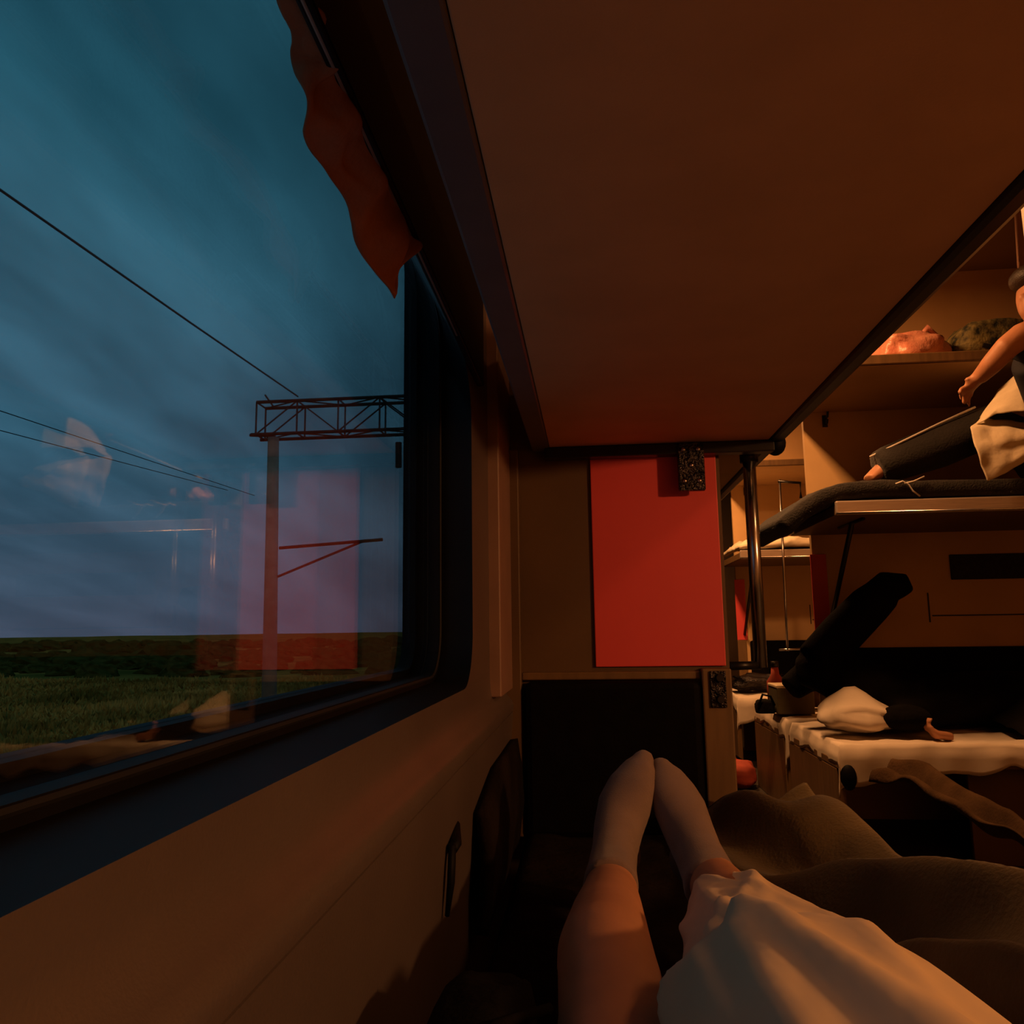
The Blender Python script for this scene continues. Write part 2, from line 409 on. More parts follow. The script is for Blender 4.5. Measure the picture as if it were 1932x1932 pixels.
# compartment partitions on the far side of the aisle
for i, y in enumerate(PART):
    x0 = 1.085
    w = struct(MB().box(x0, XR, y, y + 0.03, 0, CEIL).build('wall_partition', M['bay_wall']),
               ('tan compartment partition nearest the camera', 'tan compartment partition behind the upper berth with the sitting person', 'tan compartment partition at the far bay')[i])
    MB().box(x0 - 0.012, x0 + 0.062, y - 0.012, y - 0.0005, Zc - 0.11, Zc + 0.335).build('red_panel', M['red'], w, bevel=0.002)['label'] = 'narrow red end panel'
    MB().box(x0 - 0.012, x0 + 0.050, y - 0.012, y - 0.0005, 0.30, Zc - 0.112).build('end_board', M['wood_post'], w, bevel=0.002)
    if i:
        # pocket net, grooves and hooks that show under the upper berth
        MB().box(1.72, 2.5, y - 0.012, y - 0.001, Zc + 0.20, Zc + 0.32).build('pocket', M['net'], w, bevel=0.004)
        MB().box(1.62, 2.5, y - 0.004, y - 0.0005, Zc + 0.028, Zc + 0.034).build('groove', M['dark_metal'], w)
        MB().box(1.605, 1.611, y - 0.004, y - 0.0005, Zc - 0.0, Zc + 0.14).build('groove', M['dark_metal'], w)
        hk = MB(); hx = 1.19; hz = Zc + 1.0
        hk.box(hx - .012, hx + .012, y - .006, y - .0005, hz - .03, hz + .03)
        hk.tube([(hx, y - .004, hz + .01), (hx, y - .05, hz + .012), (hx, y - .06, hz + .035)], .006, 8)
        hk.tube([(hx, y - .004, hz - .012), (hx, y - .035, hz - .016), (hx, y - .045, hz + .0)], .006, 8)
        hk.build('coat_hook', M['dark_metal'], w)

# ================================================================== LAMPS (ceiling lamps of the carriage)
def ceiling_lamp(x, y, z, power, label, size=(0.16, 0.34)):
    t = thing('ceiling_lamp', (x, y, z), label, 'lamp', 'ceiling lamps of the carriage')
    MB().box(x - size[0] / 2 - .015, x + size[0] / 2 + .015, y - size[1] / 2 - .015, y + size[1] / 2 + .015, z + .02, z + .05).build('housing', M['grey_trim'], t, bevel=.004)
    MB().box(x - size[0] / 2, x + size[0] / 2, y - size[1] / 2, y + size[1] / 2, z, z + .02).build('diffuser', M['lamp_glow'], t, bevel=.006)
    l = bpy.data.lights.new('lamp_light', 'AREA'); l.shape = 'RECTANGLE'; l.size = size[0]; l.size_y = size[1]
    l.energy = power; l.color = LAMP_COLOR
    o = bpy.data.objects.new('lamp_light', l); o.location = (0, 0, -0.004); o.parent = t; COL.objects.link(o)
    return t
ceiling_lamp(0.53, 3.0, 2.58, 38, 'aisle ceiling lamp over the bay of the sitting person')
ceiling_lamp(0.53, 5.1, 2.58, 40, 'aisle ceiling lamp over the far bay')
ceiling_lamp(2.05, 0.35, 2.58, 11, 'compartment ceiling lamp across the aisle from the bunk', (0.34, 0.34))
def reading_lamp(loc, aim, power, label):
    t = thing('reading_lamp', loc, label, 'lamp'); L = Vector(loc); d = (Vector(aim) - L).normalized()
    MB().tube([L - d * .09, L - d * .03, L - d * .001], [.03, .05, .075], 20).build('shade', M['dark_metal'], t, smooth=True)
    MB().tube([L - d * .001, L + d * .006], [.068, .066], 20).build('diffuser', M['lamp_glow'], t, smooth=True)
    MB().tube([L - d * .08, (L.x, Y0 + .002, L.z - .02)], .014, 10).build('arm', M['steel'], t, smooth=True)
    l = bpy.data.lights.new('lamp_light', 'AREA'); l.shape = 'DISK'; l.size = .13; l.energy = power; l.color = LAMP_COLOR
    o = bpy.data.objects.new('lamp_light', l); o.location = d * .012; o.rotation_euler = d.to_track_quat('-Z', 'Y').to_euler(); o.parent = t; COL.objects.link(o)
reading_lamp((2.2, -0.20, 1.47), (0.1, 1.5, 1.0), 21, 'small reading lamp on the partition behind the camera')

# ================================================================== OUR SIDE BUNKS
def side_upper_berth(y0, y1, label):
    t = thing('upper_side_berth', (0.16, y0, Zc + 0.43), label, 'berth', 'upper side berths along the window wall')
    B(-0.088, 0.428, y0, y1, 0.430, 0.458).build('board', M['berth_board'], t, bevel=0.002)
    B(-0.1315, -0.0885, y0, y1, 0.4275, 0.470).build('wall_rail', M['grey_trim'], t, bevel=0.004)
    B(0.4285, 0.464, y0, y1, 0.424, 0.475).build('aisle_rail', M['dark_metal'], t, bevel=0.010)
    B(-0.10, 0.44, y1 - 0.045, y1 - 0.010, 0.402, 0.4295).build('cross_bar', M['dark_metal'], t, bevel=0.003)
    MB().ball((0.449, y1 - 0.012, Zc + 0.425), (0.024, 0.03, 0.028)).build('rail_cap', M['rubber'], t, smooth=True)
    B(-0.10, 0.42, y0, y1, 0.459, 0.63).build('mattress', M['mattress'], t, bevel=0.025)  # unseen from below; thickened to block lamp light from the wall above the window
    return t
t = side_upper_berth(-0.30, 1.915, 'tan underside of the upper berth directly overhead')
br = B(0.214, 0.276, 1.862, 1.878, 0.312, 0.428).build('lock_bracket', M['gun'], t, bevel=0.004)
br['label'] = 'pitted black metal lock bracket'
for (x, z) in ((0.228, .41), (0.262, .41), (0.228, .335), (0.262, .335), (0.245, .372)):
    MB().ball((x, 1.862, Zc + z), (.006, .005, .006), 10, 6).build('bolt', M['steel'], br, smooth=True)
side_upper_berth(1.99, 3.98, 'upper side berth seen end-on behind the chrome pole')

pl = thing('chrome_pole', P(1430, 1258, 1.96), 'tall chrome pole at the aisle corner of the upper berth', 'pole')
MB().tube([(0.398, 1.965, Zc - 0.10), (0.398, 1.965, Zc + 0.44)], 0.0155, 20).build('tube', M['steel'], pl, smooth=True)
MB().tube([(0.319, 1.935, Zc - .095), (0.398, 1.965, Zc - .095)], .010, 12).build('foot_arm', M['dark_metal'], pl, smooth=True)
MB().tube([(0.398, 1.965, Zc + 0.395), (0.398, 1.965, Zc + 0.424)], 0.022, 20).build('collar', M['dark_metal'], pl, smooth=True)

# lower bunk
lb = thing('lower_side_berth', (0.13, 0.8, 0), 'dark lower side berth under the outstretched legs', 'berth')
MB().box(-0.16, 0.42, -0.30, 1.875, 0.36, 0.40).build('board', M['wood_post'], lb, bevel=0.004)
for (x, y) in ((-.12, -.2), (.36, -.2), (-.12, 1.0), (.36, 1.0), (-.12, 1.8), (.36, 1.8)):
    MB().box(x - .02, x + .02, y - .02, y + .02, 0, .36).build('leg', M['dark_metal'], lb)
def bedtop(u, v):
    x = -0.165 + 0.60 * u; y = -0.30 + 2.17 * v
    e = min(u, 1 - u) * 0.60
    z = 0.445 + 0.012 * nz(x * 6, y * 4, 1.3) + 0.006 * nz(x * 17, y * 12, 4) - 0.03 * max(0, 1 - e / 0.03) ** 2
    if u in (0.0, 1.0) or v in (0.0, 1.0): z = 0.402
    return (x, y, z)
MB().grid(bedtop, 60, 120).build('dark_bedding', M['darkbed'], lb, smooth=True)
# padded backrest on the partition
bk = B(-0.158, 0.244, 1.868, 1.918, -0.47, -0.124).build('backrest_cushion', M['leatherette'], bevel=0.016)
tag(bk, 'black padded backrest cushion behind the socked feet', 'cushion')
sd = MB()
def sidecush(u, v):
    y = 1.30 + 0.56 * u; return (-0.183 + 0.012 * math.sin(v * math.pi) + .004 * nz(y * 9, v * 4), y, Zc - 0.47 + v * (0.22 - 0.10 * max(0, .35 - u)))
sd.grid(sidecush, 24, 16)
tag(sd.build('wall_cushion', M['darkbed'], smooth=True, solid=0.02), 'dark bolster propped between the wall and the bunk', 'cushion')

# wall latch below the window
lt = thing('wall_latch', P(838, 1575, 1.06), 'black hanging latch on the wall below the window', 'latch')
p0 = P(850, 1556, 1.14); p1 = P(838, 1590, 1.08); p2 = P(826, 1602, 1.06); p3 = P(825, 1665, 1.06); p4 = P(820, 1728, 1.06)
p0.x = -0.194; p1.x = -0.184; p2.x = -0.185; p3.x = -0.187; p4.x = -0.192
MB().tube([p2 + Vector((0, 0, .006)), p3, p4], [(.0085, .005), (.0075, .005), (.003, .003)], 10, up=(1, 0, 0)).build('strap', M['rubber'], lt, smooth=True)
MB().tube([p0, p1, p2], [.006, .008, .007], 10, up=(1, 0, 0)).build('pivot_arm', M['rubber'], lt, smooth=True)

# ------------------------------------------------------------------ curtain on a rod at the top of the window
cu = thing('window_curtain', (-0.2, 0.6, Zc + .45), 'rust coloured curtain bunched along the rod above the window', 'curtain')
q0 = P(862, 628, 1.22); q1 = P(700, 340, 0.8)
rd = (q1 - q0).normalized()
MB().tube([q0, q0 - Vector((0, 1.45, 0))], 0.0055, 12).build('rod', M['rod'], cu, smooth=True)
low = [(470, -260, .44), (500, -120, .48), (528, 0, .53), (552, 60, .56), (551, 112, .59), (562, 180, .60), (577, 250, .63), (612, 315, .69), (642, 375, .745), (672, 440, .785), (706, 510, .835), (735, 566, .875), (746, 500, .895), (752, 430, .915)]
def curtain(u, v):
    s = u * (len(low) - 1); i = min(int(s), len(low) - 2); f = s - i
    a = P(*low[i]).lerp(P(*low[i + 1]), f)
    top = q0 - Vector((0, q0.y - a.y, 0))
    top.z -= 0.002
    p = top.lerp(a, v)
    wob = math.sin(u * 42) * 0.010 * math.sin(math.pi * min(1, v * 1.1)) + 0.014 * nz(u * 9, v * 3, 2) * v
    sag = 0.02 * math.sin(math.pi * v)
    return (p.x + wob + sag * 0.4, p.y + 0.006 * nz(u * 20, v * 4, 7) * v, p.z)
MB().grid(curtain, 110, 22).build('fabric', M['curtain'], cu, smooth=True, solid=0.002)

# ================================================================== PERSON IN THE FOREGROUND
me_p = thing('person', (0.1, 0.5, 0.45), 'person stretched out on the bunk in white shorts and pale socks', 'person')
LL = [(0.06, 0.20, Zc - 0.33), (0.045, 0.42, Zc - 0.325), P(1165, 1990, .62) + Vector((0, 0, -.045)), P(1160, 1860, .74) + Vector((0, 0, -.03)),
      P(1142, 1800, .85), P(1147, 1735, .97), P(1152, 1690, 1.07), P(1155, 1650, 1.15), P(1160, 1610, 1.22)]
LR_ = [.085, .074, .054, .050, .0485, .043, .036, .032, .031]
RL = [(0.18, 0.20, Zc - 0.33), (0.22, 0.42, Zc - 0.325), P(1530, 1935, .66), P(1475, 1850, .78),
      P(1420, 1768, .92), P(1383, 1712, 1.04), P(1352, 1672, 1.13), P(1325, 1630, 1.20)]
RR_ = [.085, .078, .060, .054, .046, .040, .036, .032]
body = MB()
body.tube(LL, LR_, 18); body.tube(RL, RR_, 18)
body.tube([(0.12, 0.30, Zc - .33), (0.12, 0.20, Zc - .33), (0.115, 0.06, Zc - .32), (0.11, -0.10, Zc - .29), (0.10, -0.22, Zc - .25)], [(.10, .08), (.16, .095), (.15, .10), (.16, .10), (.15, .09)], 20)
body.build('body', M['skin'], me_p, remesh=0.007, relax=6)
# socks: ankle, heel, instep and toes
def sock(path, rad, heel, name='sock'):
    mb = MB(); mb.tube(path, rad, 20)
    mb.ball(path[-1], [max(rad[-1]) * .9] * 3)
    mb.ball(heel, (.030, .036, .034))
    return mb.build(name, M['sock'], me_p, remesh=0.005, relax=5)
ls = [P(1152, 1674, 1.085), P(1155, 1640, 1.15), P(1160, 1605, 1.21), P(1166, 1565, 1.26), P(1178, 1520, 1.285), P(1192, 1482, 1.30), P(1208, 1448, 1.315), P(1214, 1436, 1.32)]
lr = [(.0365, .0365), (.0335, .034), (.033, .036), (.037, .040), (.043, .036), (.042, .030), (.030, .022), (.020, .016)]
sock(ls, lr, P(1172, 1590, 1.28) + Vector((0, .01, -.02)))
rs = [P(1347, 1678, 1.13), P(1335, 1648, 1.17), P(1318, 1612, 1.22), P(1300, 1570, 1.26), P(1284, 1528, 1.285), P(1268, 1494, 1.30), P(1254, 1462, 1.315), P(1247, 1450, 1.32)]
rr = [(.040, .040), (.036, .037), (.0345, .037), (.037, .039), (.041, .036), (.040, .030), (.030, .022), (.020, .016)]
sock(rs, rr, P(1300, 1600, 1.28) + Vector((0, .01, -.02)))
for (pt, rad) in ((ls[0], .0385), (rs[0], .042)):
    pass
# shorts: wide right leg, wrinkled, hem round the calf; left leg ends out of sight near the hip
def shorts_mesh():
    mb = MB()
    path = [(0.14, 0.10, Zc - .34), (0.17, 0.26, Zc - .33), (0.195, 0.44, Zc - .325), P(1552, 1990, .62), P(1498, 1905, .74), P(1450, 1830, .86), P(1408, 1765, .965), P(1373, 1716, 1.06)]
    rad = [(.15, .10), (.132, .10), (.124, .094), (.114, .086), (.098, .072), (.086, .064), (.070, .056), (.050, .045)]
    # resample with wrinkles
    n = 90; K = 110; pts = [Vector(p) for p in path]
    vs = []; fs = []
    for i in range(K):
        s = i / (K - 1) * (len(pts) - 1); k = min(int(s), len(pts) - 2); f = s - k
        def cr(a, b, c, d, t): return 0.5 * ((2 * b) + (c - a) * t + (2 * a - 5 * b + 4 * c - d) * t * t + (3 * b - a - 3 * c + d) * t ** 3)
        g = lambda L, j: L[max(0, min(len(L) - 1, j))]
        p = cr(g(pts, k - 1), g(pts, k), g(pts, k + 1), g(pts, k + 2), f)
        d = (g(pts, k + 1) - g(pts, k)).normalized()
        ra = cr(g(rad, k - 1)[0], g(rad, k)[0], g(rad, k + 1)[0], g(rad, k + 2)[0], f)
        rb = cr(g(rad, k - 1)[1], g(rad, k)[1], g(rad, k + 1)[1], g(rad, k + 2)[1], f)
        sd_ = d.cross(Vector((0, 0, 1))).normalized(); u = sd_.cross(d).normalized()
        for j in range(n):
            a = 2 * math.pi * j / n
            t_ = i / K; i_ = i * 70 / 110
            fold = 0.0
            for (ph, tw, am, wd) in ((0.9, 2.2, .13, 12), (1.5, -1.6, .11, 14), (2.1, 1.1, .13, 13), (0.35, -2.6, .09, 16), (2.7, 2.9, .10, 14), (1.2, 4.0, .09, 18), (1.8, -3.4, .08, 18)):
                da = math.atan2(math.sin(a - ph - tw * (t_ - .75)), math.cos(a - ph - tw * (t_ - .75)))
                fold += am * math.exp(-(da * wd / 2) ** 2) * (0.35 + 0.65 * abs(math.sin(t_ * 7 + ph * 3)))
            w = 0.95 + fold + 0.04 * nz(math.cos(a) * 1.6 + i_ * .05, math.sin(a) * 1.6, i_ * 0.035, 1.7) + 0.03 * nz(math.cos(a) * 4, math.sin(a) * 4, i_ * .12)
            vs.append(p + sd_ * (ra * w * math.cos(a)) + u * (rb * w * math.sin(a)))
    for i in range(K - 1):
        for j in range(n):
            fs.append((i * n + j, i * n + (j + 1) % n, (i + 1) * n + (j + 1) % n, (i + 1) * n + j))
    return mb.add(vs, fs)
sh = shorts_mesh().build('shorts', M['shorts'], me_p, smooth=True, solid=0.002)
MB().tube([(0.07, 0.10, Zc - .34), (0.065, 0.24, Zc - .335), (0.05, 0.40, Zc - .33)], [(.11, .10), (.10, .10), (.088, .085)], 24).build('shorts_leg', M['shorts'], me_p, smooth=True)

# ------------------------------------------------------------------ olive blanket heaped along the aisle edge of the bunk
ridge = [(0.30, .85, -.30), (.46, .60, -.21), (.463, .85, -.255), (.462, 1.05, -.325), (.452, 1.35, -.375), (.436, 1.62, -.385), (.36, 1.80, -.385)]
ridge = [(.47, .40, -.22), (.468, .62, -.235), (.466, .85, -.250), (.462, 1.05, -.310), (.458, 1.35, -.352), (.455, 1.62, -.345), (.452, 1.84, -.340)]
def lerp_list(L, s):
    s = s * (len(L) - 1); i = min(int(s), len(L) - 2); f = s - i
    return Vector(L[i]).lerp(Vector(L[i + 1]), f)
inner = [(.345, .40, -.42), (.34, .62, -.42), (.32, .85, -.42), (.275, 1.05, -.42), (.22, 1.35, -.425), (.20, 1.62, -.425), (.19, 1.82, -.425)]
def blanket(u, v):
    r = lerp_list(ridge, u); q = lerp_list(inner, u)
    if v < 0.6:
        f = v / 0.6; p = q.lerp(r, f); p.z = q.z + (r.z - q.z) * math.sin(f * math.pi / 2) ** 1.2
    else:
        f = (v - 0.6) / 0.4; p = r + Vector((0.035 * math.sin(f * math.pi / 2) + .02 * f, 0, -0.42 * f ** 1.3))
    amp = math.sin(math.pi * min(1, v * 1.4)) if v < .7 else .6
    fold = 0.030 * math.sin((u * 3.2 + v * 1.7) * 6.0 + 2.5 * nz(u * 3, v * 3)) + 0.030 * nz(u * 5, v * 4, 3)
    p.z += fold * amp; p.x += 0.014 * nz(u * 7, v * 6, 9) * amp + (0.008 + 0.008 * math.sin(u * 28) if v > .65 else 0)
    p.z = max(p.z, -0.428) if v < .6 else p.z
    return (p.x, p.y, Zc + p.z)
tag(MB().grid(blanket, 110, 60).build('wool_blanket', M['olive'], smooth=True, solid=0.006), 'olive wool blanket heaped along the aisle edge of the bunk', 'blanket')

# soft dark bag by the thigh
def softbox(c, r, seed, amp=0.06, e=0.55, nu=28, nv=18, zmin=-9):
    mb = MB(); mb.ball((0, 0, 0), (1, 1, 1), nu, nv); out = []
    for x, y, z in mb.v:
        p = Vector([math.copysign(abs(q) ** e, q) for q in (x, y, z)])
        k = 1 + amp * noise.noise(Vector((x * 2.2 + seed, y * 2.2, z * 2.2))) * 2
        out.append((c[0] + p.x * r[0] * k, c[1] + p.y * r[1] * k, max(zmin, c[2] + p.z * r[2] * k)))
    mb.v = out; return mb
bg_t = thing('black_bag', (-0.075, .62, .45), 'soft black bag beside the bare knee, against the wall', 'bag')
softbox((-0.094, 0.62, Zc - 0.360), (0.045, 0.13, 0.080), 3.1, zmin=Zc - .435).build('pouch', M['black_cloth'], bg_t, smooth=True)
MB().tube([(-.10, .56, Zc - .292), (-.075, .60, Zc - .276), (-.04, .66, Zc - .29)], .004, 8).build('zip', M['black_cloth'], bg_t, smooth=True)

# ================================================================== BAY ACROSS THE AISLE
XE = 0.99
def upper_berth(y0, y1, label):
    t = thing('upper_berth', (1.5, y1, Zc + .43), label, 'berth', 'upper compartment berths')
    B(XE, 3.28, y0 + .022, y1 - .002, 0.430, 0.472).build('board', M['wood_post'], t, bevel=.003)
    B(XE + .0, 3.28, y0, y0 + .021, 0.430, 0.487).build('front_rail', M['alu'], t, bevel=.006)
    MB().tube([(XE, y0 - .001, Zc + .437), (3.28, y0 - .001, Zc + .437)], .004, 8).build('rail_lip', M['steel'], t, smooth=True)
    for x in (1.125, 2.6):
        s = MB().tube([(x, y0 + .24, Zc + .428), (x, y1 - .02, Zc - .07)], .011, 10).build('strut', M['dark_metal'], t, smooth=True)
        MB().tube([(x, y0 + .10, Zc + .425), (x, y0 + .42, Zc + .425)], .008, 8).build('strut_rail', M['dark_metal'], s, smooth=True)
    return t
upper_berth(3.26, 4.0, 'upper berth with a pale metal edge carrying the sitting person')
def mattress_mesh(y0, y1, cs, th):
    mb = MB(); yc = (y0 + y1) / 2; hw = (y1 - y0) / 2
    pts = [(x, yc, Zc + z) for x, z in cs]
    mb.tube(pts, [(hw * k, th * k2) for k, k2 in zip([1] * (len(cs) - 1) + [.9], [1] * (len(cs) - 2) + [.9, .55])], 28, power=.35)
    return mb
def dense(cs, n=6):
    out = []
    for i in range(len(cs) - 1):
        for k in range(n):
            f = k / n; out.append((cs[i][0] * (1 - f) + cs[i + 1][0] * f, cs[i][1] * (1 - f) + cs[i + 1][1] * f))
    return out + [cs[-1]]
mm = mattress_mesh(3.27, 3.98, dense([(3.2, .530), (2.2, .527), (1.4, .530), (1.12, .536), (1.02, .528), (.945, .503), (.875, .462), (.815, .415), (.785, .385)], 4), .042)
mm.v = [(x + .006 * nz(x * 9, y * 9, z * 9), y + .006 * nz(x * 8, y * 8, z * 8, 1.1), z + .008 * nz(x * 7, y * 7, 5) + .003 * nz(x * 30, y * 30, z * 30)) for x, y, z in mm.v]
tag(mm.build('mattress', M['mattress'], smooth=True), 'dark mattress drooping over the aisle end of the upper berth', 'mattress')

# person sitting on the upper berth, knees drawn up
sp = thing('person', P(1975, 925, 3.6), 'person in dark clothes sitting with raised knees on the upper berth', 'person')
def leg_pts(dy): return [P(1985, 880, 3.46 + dy), P(1930, 835, 3.44 + dy), P(1866, 804, 3.44 + dy), P(1770, 842, 3.46 + dy), P(1672, 878, 3.48 + dy)]
bd = MB()
tor = [P(2025, 880, 3.44), P(2025, 800, 3.30), P(2012, 725, 3.12), P(1984, 655, 3.01), P(1972, 622, 2.99), P(1966, 595, 2.97)]
bd.tube(tor, [(.15, .09), (.15, .10), (.15, .10), (.14, .085), (.055, .055), (.05, .055)], 18, up=(0, 1, 0))
hc = P(1966, 560, 2.95)
bd.ball(hc, (.080, .095, .112)); bd.ball(hc + Vector((-.055, -.03, -.045)), (.04, .05, .052)); bd.ball(hc + Vector((-.086, -.035, -.012)), (.016, .014, .018))
bd.ball(hc + Vector((.02, -.095, -.01)), (.02, .012, .028))
bd.tube([P(1962, 626, 2.95), P(1928, 634, 2.92), P(1900, 655, 2.92), P(1872, 686, 2.97), P(1846, 714, 3.04)], [.056, .048, .043, .038, .028], 14)
hand = P(1836, 724, 3.06)
bd.tube([P(1850, 710, 3.05), hand, P(1828, 733, 3.07)], [(.030, .022), (.036, .020), (.036, .018)], 12)
for k, (dx_, dz_, L) in enumerate(((-.034, -.012, .046), (-.030, -.020, .054), (-.024, -.028, .052), (-.014, -.034, .044))):
    a = P(1828, 733, 3.07) + Vector((0.012 * k - .018, -.014 + .012 * k, -.004 * k)); d = Vector((dx_, .01 * (k - 1), dz_)).normalized()
    bd.tube([a, a + d * L * .5, a + d * L * .8 + Vector((.006, 0, -.008)), a + d * L * .9 + Vector((.012, 0, -.018))], [.0105, .010, .009, .007], 8)
th0 = P(1840, 716, 3.05); bd.tube([th0, th0 + Vector((-.024, -.010, .002)), th0 + Vector((-.044, -.010, -.004))], [.012, .011, .008], 8)
for dy_ in (-.04, .20):
    lp = leg_pts(dy_)
    bd.tube(lp, [.075, .066, .052, .045, .035], 14)
    bd.tube([lp[-1], P(1652, 895, 3.48 + dy_), P(1638, 904, 3.46 + dy_)], [(.035, .035), (.04, .028), (.03, .018)], 12)
bd.build('body', M['skin'], sp, remesh=0.008, relax=4)
# hair
hr = MB(); hr.ball(hc + Vector((.018, .012, .020)), (.088, .104, .112)); hr.ball(hc + Vector((-.03, 0, .075)), (.07, .085, .05))
hr.build('hair', M['hair'], sp, smooth=True)
# t-shirt
ts = MB()
ts.tube(tor[:5], [(.17, .10), (.165, .115), (.17, .118), (.165, .10), (.075, .075)], 22, up=(0, 1, 0))
ts.tube([P(1968, 630, 2.96), P(1942, 642, 2.94), P(1922, 658, 2.93)], [.075, .068, .064], 16)
ts.build('shirt', M['navy'], sp, remesh=.009, relax=5)
# wide dark trousers
tr = MB()
for dy_ in (-.04, .20):
    lp = leg_pts(dy_)
    tr.tube([lp[0], lp[1], lp[2], lp[3], P(1676, 876, 3.48 + dy_), P(1656, 884, 3.48 + dy_)], [.11, .098, .092, .092, .080, .070], 18)
tr.tube([P(1985, 878, 3.40), P(1988, 876, 3.66)], [(.13, .085), (.13, .085)], 18)
trm = tr.build('trousers', M['dark_trousers'], sp, remesh=.010, relax=5)
MB().tube([P(1641, 862, 3.42), P(1700, 834, 3.375), P(1770, 800, 3.36), P(1840, 768, 3.35)], .0045, 8).build('lit_edge', M['white_cord'], trm, smooth=True)  # pale line paints the lit top edge of the trouser leg

# pale sheet over the knees: an upper fold and a hanging corner
def sheet_patch(rows, seed):
    nr, nc = len(rows) - 1, len(rows[0]) - 1
    def patch(u, v):
        a = u * nr; i = min(int(a), nr - 1); f = a - i; b = v * nc; j = min(int(b), nc - 1); g = b - j
        p = (P(*rows[i][j]).lerp(P(*rows[i][j + 1]), g)).lerp(P(*rows[i + 1][j]).lerp(P(*rows[i + 1][j + 1]), g), f)
        p.y += .014 * nz(u * 4, v * 4, seed) - .015 * math.sin(u * math.pi); p.z += .008 * nz(u * 5, v * 5, seed + 6)
        return tuple(p)
    return patch
bs = thing('bed_sheet', P(1900, 905, 3.24), 'pale sheet draped over the raised knees on the upper berth', 'sheet')
MB().grid(sheet_patch([[(1862, 772, 3.40), (1885, 735, 3.36), (1932, 692, 3.20), (1990, 650, 3.16)],
        [(1846, 790, 3.32), (1872, 756, 3.28), (1932, 722, 3.16), (1990, 690, 3.12)],
        [(1842, 800, 3.27), (1880, 782, 3.24), (1932, 774, 3.17), (1990, 765, 3.15)]], 2), 30, 34).build('upper_fold', M['far_sheet'], bs, smooth=True, solid=.003)
MB().grid(sheet_patch([[(1852, 788, 3.34), (1880, 790, 3.31), (1932, 797, 3.30), (1990, 800, 3.3)],
        [(1828, 808, 3.27), (1870, 810, 3.26), (1932, 812, 3.25), (1990, 812, 3.25)],
        [(1836, 845, 3.24), (1876, 838, 3.235), (1932, 830, 3.235), (1990, 825, 3.235)],
        [(1849, 880, 3.23), (1886, 868, 3.23), (1932, 848, 3.23), (1990, 838, 3.23)],
        [(1863, 908, 3.225), (1896, 893, 3.225), (1932, 872, 3.225), (1990, 852, 3.225)]], 5), 40, 34).build('hanging_corner', M['far_sheet'], bs, smooth=True, solid=.003)

# white cord lying on the mattress
cd = MB(); yy = 3.262
cd.tube([P(1690, 913, yy), P(1703, 908, yy), P(1714, 914, yy), P(1722, 926, yy), P(1736, 936, yy)], .0035, 8)
cd.tube([P(1706, 912, yy), P(1724, 908, yy), P(1744, 899, yy)], .0030, 8)
tag(cd.build('white_cord', M['white_cord'], smooth=True), 'loose white cord lying on the dark mattress', 'cord')

# luggage shelves
def shelf(y0, y1, label):
    t = thing('luggage_shelf', (1.5, y1, Zc + 1.07), label, 'shelf', 'luggage shelves')
    B(XE + .02, 3.28, y0 + .02, y1 - .002, 1.045, 1.075).build('board', M['bay_wall'], t, bevel=.003)
    B(XE + .02, 3.28, y0, y0 + .019, 1.045, 1.088).build('front_lip', M['wood_post'], t, bevel=.005)
    return t
shelf(3.26, 4.0, 'luggage shelf holding the pink and green bags')
shelf(5.34, 6.08, 'luggage shelf in the far bay')
zs = Zc + 1.076
c = P(1716, 655, 3.44)
pb = softbox((c.x, 3.44, zs + .070), (.140, .11, .080), 7.7, amp=.13, e=.8, nu=36, nv=22, zmin=zs + .002)
pbt = thing('plastic_bag', (c.x, 3.44, zs), 'crumpled pink plastic bag on the luggage shelf', 'bag')
pb.build('sack', M['pinkbag'], pbt, smooth=True)
MB().tube([(c.x + .02, 3.38, zs + .12), (c.x + .05, 3.37, zs + .155), (c.x + .09, 3.38, zs + .12)], [.010, .014, .010], 8).build('handle', M['pinkbag'], pbt, smooth=True)
c = P(1856, 645, 3.46)
gb = softbox((c.x + .02, 3.48, zs + .095), (.175, .13, .098), 2.2, amp=.08, e=.6, nu=36, nv=22, zmin=zs + .002)
gb.v = [(x, y, z if x > c.x - .08 else zs + .09 + (z - zs - .09) * max(.2, (x - (c.x - .19)) / .11)) for x, y, z in gb.v]
gbt = thing('duffel_bag', (c.x, 3.48, zs), 'mottled dark green duffel bag beside the pink bag', 'bag')
gb.build('pouch', M['greenbag'], gbt, smooth=True)
MB().tube([(c.x - .06, 3.345, zs + .06), (c.x + .03, 3.335, zs + .03), (c.x + .12, 3.345, zs + .07)], [.010, .012, .010], 8).build('strap', M['black_cloth'], gbt, smooth=True)
# pale cloth hanging at the right edge of the view
tw = MB()
def towel(u, v):
    a = P(1914, 392, 3.2); b_ = P(1921, 505, 3.2); p = a.lerp(b_, v); 
    return (p.x + u * .34, 3.2 + .010 * math.sin(u * 14) * (0.4 + v), p.z + (1 - v) * .10 * min(1, u * 6) + .004 * nz(u * 6, v * 3))
tw.grid(towel, 50, 12)
tag(tw.build('hanging_towel', M['pinktowel'], smooth=True, solid=.008), 'pale pink towel hanging by the head of the sitting person', 'towel')
tag(MB().tube([(1.60, 3.195, Zc + 1.76), (3.28, 3.195, Zc + 1.76)], .008, 10).build('towel_rail', M['steel'], smooth=True), 'thin steel rail the pink towel hangs from', 'rail')

